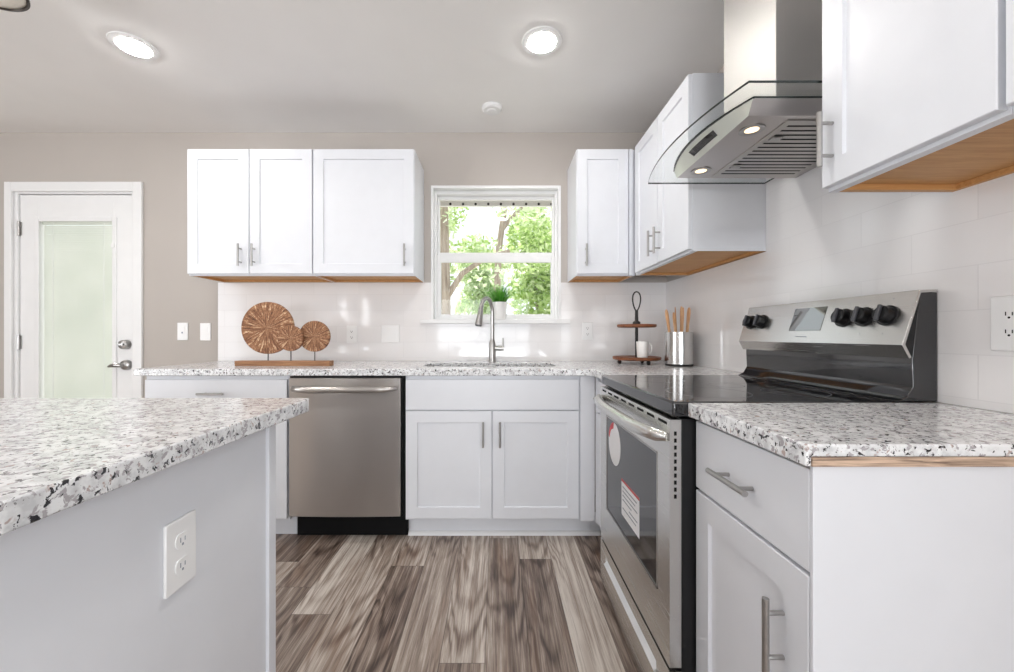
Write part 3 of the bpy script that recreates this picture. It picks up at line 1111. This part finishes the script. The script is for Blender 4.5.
# back guard
bm = NB()
prism(bm, [(-.12, 36.1), (-.12, 47.3), (-1.9, 47.3), (-2.7, 40.4), (-2.7, 39.8), (-2.6, 37.6), (-3.2, 36.6), (-4.1, 36.1)], .35, RW - .02, 0)
bgd = obj('back_guard', bm, 'black_gloss', rg, .06)
# control panel: slanted steel face with a chin
P0, P1, P2 = (-1.95, 47.55), (-3.75, 41.9), (-3.0, 40.5)
bm = NB()
prism(bm, [(-.1, 47.6), P0, P1, P2, (-2.75, 40.6), (-3.4, 41.95), (-1.8, 47.25), (-.1, 47.35)], .0, RW, 0)
cp = obj('control_panel', bm, 'steel_r', rg, .03)
bm = NB()
prism(bm, [(-.14, 40.0), (-.14, 47.25), (-1.78, 47.2), (-3.35, 41.95), (-2.75, 40.65)], RW - .3, RW - .04, 0)
obj('end_cap', bm, 'black_enamel', rg)
tdir = (Vector((0, P0[0], P0[1])) - Vector((0, P1[0], P1[1]))).normalized()
ndir = Vector((0, -tdir.z, tdir.y)).normalized()
def on_panel(x, z, out=0.0):
    k = (z - P1[1]) / (P0[1] - P1[1])
    y = P1[0] + (P0[0] - P1[0]) * k
    return Vector((x, y, z)) + ndir * out
def panel_quad(bm, x0, x1, z0, z1, o0, o1):
    vs = [bm.verts.new(on_panel(x, z, oo) * S) for oo in (o0, o1) for x, z in ((x0, z0), (x1, z0), (x1, z1), (x0, z1))]
    for q in ((0, 3, 2, 1), (4, 5, 6, 7), (0, 1, 5, 4), (1, 2, 6, 5), (2, 3, 7, 6), (3, 0, 4, 7)):
        bm.faces.new([vs[i] for i in q])
bm = NB(); panel_quad(bm, RY1 - 57.2, RY1 - 51.7, 43.5, 46.65, .01, .06); obj('display', bm, 'display', cp)
bm = NB(); panel_quad(bm, RY1 - 55.6, RY1 - 53.6, 42.65, 42.75, .005, .012); obj('printed_mark', bm, 'grey_print', cp, smooth=False)
for ky in (66.3, 63.6, 48.6, 45.9, 43.15):
    for zz in (43.0, 46.8):
        bm = NB(); panel_quad(bm, RY1 - ky - .06, RY1 - ky + .06, zz, zz + .12, .005, .012)
        obj('printed_mark', bm, 'grey_print', cp, smooth=False)
for ky in (66.3, 63.6, 48.6, 45.9, 43.15):
    c0 = on_panel(RY1 - ky, 45.0, .02)
    bm = NB()
    tube(bm, [c0, c0 + ndir * .2, c0 + ndir * .22, c0 + ndir * .95, c0 + ndir * 1.05], [1.15, 1.15, .95, .88, .78], 24)
    kn = obj('knob', bm, 'black_enamel', rg)
    kn['label'] = 'black knob'
    bm = NB()
    a, b, n2 = tdir * .9, Vector((.2, 0, 0)), ndir
    vs = [bm.verts.new((c0 + n2 * q + a * s1 + b * s2) * S) for q in (1.05, 1.32) for s1, s2 in ((-1, -1), (1, -1), (1, 1), (-1, 1))]
    for q in ((0, 3, 2, 1), (4, 5, 6, 7), (0, 1, 5, 4), (1, 2, 6, 5), (2, 3, 7, 6), (3, 0, 4, 7)):
        bm.faces.new([vs[i] for i in q])
    obj('grip_bar', bm, 'charcoal', kn, .05)

# ------------------------------------------------------------------ range hood
hd = thing('range_hood', 'stainless chimney range hood with a flat curved glass canopy above the range', 'range hood', (XR - .36, 53.4, 66.7))
OX, OY, OZ = XR - .36, 53.4, 66.7
K = 0.967
def L(x, y):
    return (x - OX, y - OY)
GZ = 1.4
bm = NB()
n = 16
y0, y1 = 39.75 - OY, 66.35 - OY
top = [(25.2 - OX - 2.0 * (1 - (2 * i / n - 1) ** 2), y0 + (y1 - y0) * i / n) for i in range(n + 1)]
poly = top + [(-.6, y1), (-.6, y0)]
fs = prism(bm, poly, GZ + .02, GZ + .27, 2)
for f in fs[2:]:
    f.material_index = 1
obj('glass_canopy', bm, ['hood_glass', 'glass_edge'], hd, smooth=False)
# steel body: straight lower front edge, bowed upper front edge
bm = NB()
ya0, ya1, yb0, yb1 = 44.6 * K - OY, 62.3 * K - OY, 43.4 * K - OY, 63.0 * K - OY
lo = [(28.2 * K - OX, ya0 + (ya1 - ya0) * i / n, 0) for i in range(n + 1)] + [(-.02, ya1, 0), (-.02, ya0, 0)]
hi = [(28.0 * K - OX - 2.0 * (1 - (2 * i / n - 1) ** 2), yb0 + (yb1 - yb0) * i / n, GZ) for i in range(n + 1)] + [(-.02, yb1, GZ), (-.02, yb0, GZ)]
A = [bm.verts.new(Vector(p) * S) for p in lo]
B = [bm.verts.new(Vector(p) * S) for p in hi]
bm.faces.new(A[::-1]); bm.faces.new(B)
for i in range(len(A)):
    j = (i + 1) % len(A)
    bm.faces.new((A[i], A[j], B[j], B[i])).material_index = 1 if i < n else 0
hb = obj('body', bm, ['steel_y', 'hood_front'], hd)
bm = NB()
tp = [(p[0] - .05, p[1]) for p in hi[:n + 1]]
prism(bm, tp + [(q[0] + .25, q[1]) for q in tp[::-1]], GZ - .16, GZ + .0, 2)
box(bm, 28.0 * K - OX, -.04, yb0 - .06, yb0 - .01, GZ - .18, GZ)
obj('front_seal', bm, 'glass_edge', hd)
# filter with slots
bm = NB(); box(bm, 33.2 * K - OX, -.9, 45.4 * K - OY, 61.4 * K - OY, -.12, -.01); fl = obj('grease_filter', bm, 'steel_h', hd, .02)
bm = NB()
for k in range(14):
    yy = 46.4 * K - OY + k * 1.02
    box(bm, 34.0 * K - OX, -1.6, yy, yy + .3, -.135, -.119)
obj('filter_slot', bm, 'dark', fl)
for yy in (49.4, 57.5):
    bm = NB(); box(bm, 34.0 * K - OX, 35.3 * K - OX, yy * K - OY - .45, yy * K - OY + .45, -.3, -.12); obj('latch', bm, 'nickel', fl, .08)
for yy in (47.6, 59.5):
    bm = NB()
    lathe(bm, [(1.35, -.01), (1.35, -.12), (1.0, -.14), (.75, -.05)], 28, 2, (30.5 * K - OX, yy * K - OY, 0), cap=False)
    lr = obj('lamp_ring', bm, 'nickel', hd)
    bm = NB(); lathe(bm, [(.76, -.06), (.7, -.09), (.4, -.12)], 24, 2, (30.5 * K - OX, yy * K - OY, 0)); obj('lamp', bm, 'hood_lens', lr)
# control strip on the front face (middle of the bow)
def front_pt(u, v, out):
    y = lambda a0, a1: a0 + (a1 - a0) * u
    xl, xh = 28.2 * K - OX, 28.0 * K - OX - 2.0 * (1 - (2 * u - 1) ** 2)
    p = Vector((xl, y(ya0, ya1), 0)).lerp(Vector((xh, y(yb0, yb1), GZ)), v)
    return p + Vector((-.5, 0, -.85)).normalized() * out
bm = NB()
us_ = [.30 + .32 * i / 6 for i in range(7)]
for oo in (0.02, .06):
    for v in (.25, .8):
        pass
lo_ = [[bm.verts.new(front_pt(u, v, .05) * S) for u in us_] for v in (.30, .66)]
li_ = [[bm.verts.new(front_pt(u, v, -.03) * S) for u in us_] for v in (.30, .66)]
for i in range(6):
    bm.faces.new((lo_[0][i], lo_[0][i + 1], lo_[1][i + 1], lo_[1][i]))
    bm.faces.new((lo_[0][i], lo_[0][i + 1], li_[0][i + 1], li_[0][i]))
    bm.faces.new((lo_[1][i], lo_[1][i + 1], li_[1][i + 1], li_[1][i]))
obj('control_display', bm, 'black_gloss', hd, smooth=False)
bm = NB()
box(bm, 33.6 - OX, -.02, 47.9 - OY, 58.9 - OY, GZ + .28, CEIL - OZ - .02)
obj('chimney', bm, 'steel_z', hd, .06)

# ------------------------------------------------------------------ things on the counters
sp_ = thing('disc_sculpture', 'sculpture of three round wooden discs on a wooden bar, on the back counter', 'sculpture', (-48, 90.0, 36.0))
bm = NB(); box(bm, -10.7, 10.6, -1.1, 1.1, .02, 1.15); obj('base', bm, 'oak', sp_, .05)
for xx, zz, rr, yy, th in ((-4.0, 8.55, 5.9, .35, .9), (1.75, 6.2, 2.85, -.75, .8), (6.6, 6.65, 3.5, .35, .8)):
    bm = NB()
    lathe(bm, [(rr - .12, -th / 2), (rr, -th / 2 + .12), (rr, th / 2 - .12), (rr - .12, th / 2)], 56, 1)
    obj('disc', bm, 'disc', sp_, loc=(xx, yy, zz))
    bm = NB(); tube(bm, [(xx, yy, 1.1), (xx, yy, zz - rr + .1)], .12, 8); obj('rod', bm, 'bronze', sp_)

tt = thing('tiered_tray', 'two-tier round wooden tray with a black loop handle, on the corner counter', 'tray', (33.7, 96.0, 36.0))
bm = NB(); lathe(bm, [(5.1, .95), (5.55, 1.15), (5.6, 1.6), (5.4, 1.75), (5.2, 1.6), (.3, 1.55)], 40); obj('lower_tray', bm, 'walnut', tt)
bm = NB(); lathe(bm, [(4.2, 8.75), (4.5, 8.95), (4.55, 9.4), (4.4, 9.5), (4.2, 9.4), (.3, 9.35)], 40); obj('upper_tray', bm, 'walnut', tt)
for k in range(3):
    a = 2 * PI * k / 3 + .9
    bm = NB(); lathe(bm, [(.3, .01), (.45, .3), (.45, .7), (.3, .97)], 14, 2, (4 * math.cos(a), 4 * math.sin(a), 0)); obj('foot', bm, 'leather', tt)
bm = NB(); tube(bm, [(0, 0, 1.5), (0, 0, 9.9)], .36, 12); tube(bm, [(0, 0, 9.4), (0, 0, 10.1), (0, 0, 10.4)], [.9, .85, .4], 16); obj('post', bm, 'leather', tt)
bm = NB()
tube(bm, [(0, 0, 10.2), (0, 0, 12.8)], [.42, .36], 10)
lp = []
for k in range(21):
    a = -PI / 2 + .12 + (2 * PI - .24) * k / 20
    w_ = 1.2 * math.cos(a) * (.55 + .45 * (math.sin(a) + 1) / 2)
    lp.append((w_, 0, 15.4 + 2.3 * math.sin(a) - .3))
tube(bm, [(0.1, 0, 12.5)] + lp + [(-.1, 0, 12.5)], .17, 8)
obj('loop_handle', bm, 'leather', tt)

mg = thing('mug', 'small white mug on the lower tier of the tray', 'mug', (34.0, 93.0, 37.62))
bm = NB(); lathe(bm, [(1.05, .0), (1.2, .15), (1.38, 3.7), (1.36, 3.8), (1.26, 3.75), (1.1, .35), (.2, .3)], 32); obj('cup', bm, 'ceramic', mg)
bm = NB()
tube(bm, [(1.2 + .0, 0, 3.1), (1.9, 0, 3.2), (2.3, 0, 2.6), (2.2, 0, 1.6), (1.7, 0, .9), (1.15, 0, .85)], .2, 10)
obj('handle', bm, 'ceramic', mg)

ut = thing('utensil_holder', 'round stainless utensil holder in the corner beside the range', 'utensil holder', (41.0, 89.6, 36.0))
bm = NB(); lathe(bm, [(2.9, .5), (3.0, .5), (3.0, 7.6), (2.88, 7.6), (2.85, .7), (.3, .6)], 40); obj('cylinder', bm, 'steel_pot', ut)
bm = NB(); lathe(bm, [(2.8, .02), (2.95, .15), (2.95, .49)], 40); obj('base_ring', bm, 'black_enamel', ut)
ULAB = ['wooden spatula leaning left in the steel utensil holder', 'wooden spoon with pointed tip second from left in the utensil holder', 'tall wooden spoon upright in the middle of the utensil holder',
        'flat wooden turner right of the middle in the utensil holder', 'wooden spoon near the right rim of the utensil holder', 'wooden spatula leaning right in the steel utensil holder']
for k, (bx, by, tx, ty, hh, wd) in enumerate(((-1.0, .4, -2.7, .4, 12.7, .40), (-.6, -.8, -1.7, -1.1, 12.0, .48), (0, .6, -.5, .8, 13.3, .42),
                                               (.3, -.6, .5, -1.0, 13.1, .52), (.8, .8, 1.2, 1.4, 13.5, .42), (1.2, -.2, 2.1, -.4, 13.1, .40))):
    a = Vector((bx, by, .75)); b = Vector((tx, ty, hh))
    bm = NB()
    ax = (b - a).normalized()
    side = Vector((math.cos(k * .5), math.sin(k * .5), 0))
    side = (side - ax * side.dot(ax)).normalized()
    nn = ax.cross(side)
    rows = []
    for tq, wq, tk in ((0, .26, .2), (.5, .3, .2), (.68, .32, .18), (.8, wd * .92, .14), (.9, wd, .12), (.97, wd * .8, .1), (1.0, wd * .35, .08)):
        p = a + (b - a) * tq
        rows.append([bm.verts.new((p + side * wq * math.cos(q) + nn * tk * math.sin(q)) * S) for q in [2 * PI * i / 10 for i in range(10)]])
    for A, B in zip(rows, rows[1:]):
        for i in range(10):
            bm.faces.new((A[i], A[(i + 1) % 10], B[(i + 1) % 10], B[i]))
    bm.faces.new(rows[0][::-1]); bm.faces.new(rows[-1])
    o = obj('wooden_utensil', bm, 'beech', None, loc=(41.0, 89.6, 36.0))
    tag(o, ULAB[k], 'utensil', 'wooden utensils in the steel holder')

pp = thing('potted_grass', 'small white pot of bright green grass on the window sill', 'potted plant', (.8, D + .3, WZ0 + .16))
bm = NB(); lathe(bm, [(1.4, .0), (1.55, .1), (2.05, 4.3), (2.1, 4.7), (1.95, 4.7), (1.9, 4.2), (.2, 4.1)], 32); obj('pot', bm, 'ceramic', pp)
bm = NB(); lathe(bm, [(1.68, 4.15), (1.6, 4.3), (.2, 4.35)], 24); obj('soil', bm, 'soil', pp)
bm = NB()
rnd = random.Random(3)
for k in range(340):
    a = rnd.random() * 2 * PI
    r0 = 1.8 * math.sqrt(rnd.random())
    ln = 3.6 + 2.2 * rnd.random()
    lean = (.2 + .95 * rnd.random()) * (r0 / 1.8 + .3)
    d = Vector((math.cos(a), math.sin(a), 0))
    base = Vector((d.x * r0, d.y * r0, 4.25))
    sd = Vector((-d.y, d.x, 0)) * .085
    prev = None
    for q in range(5):
        tq = q / 4
        p = base + d * lean * 6.5 * tq * tq + Vector((0, 0, ln * tq * (1 - .18 * tq * lean)))
        ww = sd * (1 - .85 * tq)
        cur = [bm.verts.new((p - ww) * S), bm.verts.new((p + ww) * S)]
        if prev:
            bm.faces.new((prev[0], prev[1], cur[1], cur[0]))
        prev = cur
obj('grass', bm, 'blade', pp, smooth=False)

# ------------------------------------------------------------------ ceiling fittings
def can_light(x, y, label, r=2.55):
    t = thing('recessed_light', label, 'ceiling light', (x, y, CEIL), 0, 'recessed ceiling lights')
    bm = NB(); lathe(bm, [(r + 1.2, -.02), (r + 1.1, -.2), (r + .1, -.32), (r, -.2), (r, -.05)], 40, cap=False); obj('trim_ring', bm, 'trim', t)
    bm = NB(); lathe(bm, [(r, -.25), (r - .1, -.42), (1.5, -.62), (.2, -.7)], 40); obj('lens', bm, 'lens', t)
can_light(-68.3, 74.8, 'lit recessed light in the ceiling at upper left')
can_light(8.3, 73.6, 'lit recessed light in the ceiling in front of the window')
can_light(-68.3, 36.0, 'added unseen lit recessed light in the ceiling above the far side of the island')  # added fixture out of view, for more light in the kitchen
can_light(2.0, 36.0, 'added unseen lit recessed light in the ceiling above the aisle between island and range')  # also added out of view, brightens lower fronts and island panel
sd_ = thing('smoke_detector', 'small round white disc on the ceiling near the back wall', 'smoke detector', (-1.2, 94.9, CEIL))
bm = NB(); lathe(bm, [(2.4, -.02), (2.4, -.5), (2.0, -.9), (.3, -1.0)], 32); obj('housing', bm, 'plastic', sd_)
bm = NB(); lathe(bm, [(1.25, -.93), (1.3, -1.05), (1.2, -1.1), (.2, -1.1)], 24); obj('cover', bm, 'plastic', sd_)
fm = thing('flush_light', 'bronze rimmed ceiling light with a cream shade, cut off at upper left', 'ceiling light', (-72.9, 55.5, CEIL))
bm = NB(); lathe(bm, [(2.4, -.02), (2.4, -.8), (.5, -1.0), (.5, -5.2)], 28); obj('canopy', bm, 'bronze', fm)
bm = NB(); lathe(bm, [(.5, -2.0), (3.6, -2.8), (4.6, -4.2), (4.75, -5.0), (4.3, -5.15), (3.0, -5.3), (.3, -5.4)], 40); obj('shade', bm, 'shade', fm)
bm = NB(); lathe(bm, [(4.7, -4.7), (5.0, -4.75), (5.05, -5.2), (4.75, -5.3), (4.65, -5.1)], 48, cap=False); obj('rim', bm, 'bronze', fm)

# ------------------------------------------------------------------ outdoors
bm = NB(); box(bm, -900, 900, D + 6.5, 1500, -30, -20)
struct('ground', bm, 'lawn')


def tree(name, label, x, y, limbs, blobs, n, leafmat, leafsize, seed):
    rnd = random.Random(seed)
    t = thing(name, label, 'tree', (x, y, -20))
    bm = NB()
    for pts, r0, r1 in limbs:
        m = len(pts)
        tube(bm, [(a - x, b - y, c + 20) for a, b, c in pts], [r0 + (r1 - r0) * i / max(1, m - 1) for i in range(m)], 10)
    obj('trunk', bm, 'bark', t)
    bm = NB()
    for k in range(n):
        bx, by, bz, rx, ry, rz = rnd.choice(blobs)
        while True:
            u = Vector((rnd.uniform(-1, 1), rnd.uniform(-1, 1), rnd.uniform(-1, 1)))
            if u.length < 1:
                break
        c = Vector((bx - x + u.x * rx, by - y + u.y * ry, bz + 20 + u.z * rz))
        s = leafsize * rnd.uniform(.6, 1.3)
        d = Vector((rnd.gauss(0, 1), rnd.gauss(0, 1), rnd.gauss(-.3, .8))).normalized()
        sd = d.orthogonal().normalized()
        sd.rotate(Matrix.Rotation(rnd.random() * 6.28, 3, d))
        nn = d.cross(sd)
        vs = [bm.verts.new((c + q) * S) for q in (-d * s, sd * s * .45 + nn * s * .12, d * s, -sd * s * .45 + nn * s * .12)]
        bm.faces.new((vs[0], vs[1], vs[2]))
        bm.faces.new((vs[0], vs[2], vs[3]))
    obj('foliage', bm, leafmat, t, smooth=False)


tree('shade_tree', 'tree with pale trunk at the left of the window view', -33, 255,
     [([(-33, 255, -20), (-33, 255, 60), (-34, 256, 110), (-36, 258, 180)], 3.8, 2.6),
      ([(-33, 255, 66), (-22, 252, 82), (-8, 250, 91), (8, 250, 96)], 2.0, 1.2)],
     [(-14, 300, 96, 40, 20, 20), (-20, 262, 150, 30, 18, 16), (-2, 265, 158, 28, 16, 14), (-36, 262, 118, 10, 14, 22), (22, 270, 128, 24, 14, 10)], 1100, 'leaf_pale', 2.6, 5)
tree('forked_tree', 'forked tree branch behind the upper window pane', 2, 400,
     [([(0, 400, -20), (0, 400, 90), (2, 402, 130), (8, 404, 175), (12, 405, 220)], 4.0, 2.4),
      ([(5, 403, 150), (18, 404, 166), (34, 405, 180)], 2.4, 1.6)],
     [(0, 410, 190, 50, 20, 16), (45, 420, 150, 26, 20, 22), (-50, 420, 175, 20, 20, 24), (30, 415, 118, 40, 20, 10), (-20, 420, 130, 40, 20, 18)], 2000, 'leaf', 3.2, 6)
LB = ['pale green tree at the far left of the window view', 'pale green tree behind the grass pot', 'bushy green tree behind the right half of the window', 'pale tree at the far right of the window view']
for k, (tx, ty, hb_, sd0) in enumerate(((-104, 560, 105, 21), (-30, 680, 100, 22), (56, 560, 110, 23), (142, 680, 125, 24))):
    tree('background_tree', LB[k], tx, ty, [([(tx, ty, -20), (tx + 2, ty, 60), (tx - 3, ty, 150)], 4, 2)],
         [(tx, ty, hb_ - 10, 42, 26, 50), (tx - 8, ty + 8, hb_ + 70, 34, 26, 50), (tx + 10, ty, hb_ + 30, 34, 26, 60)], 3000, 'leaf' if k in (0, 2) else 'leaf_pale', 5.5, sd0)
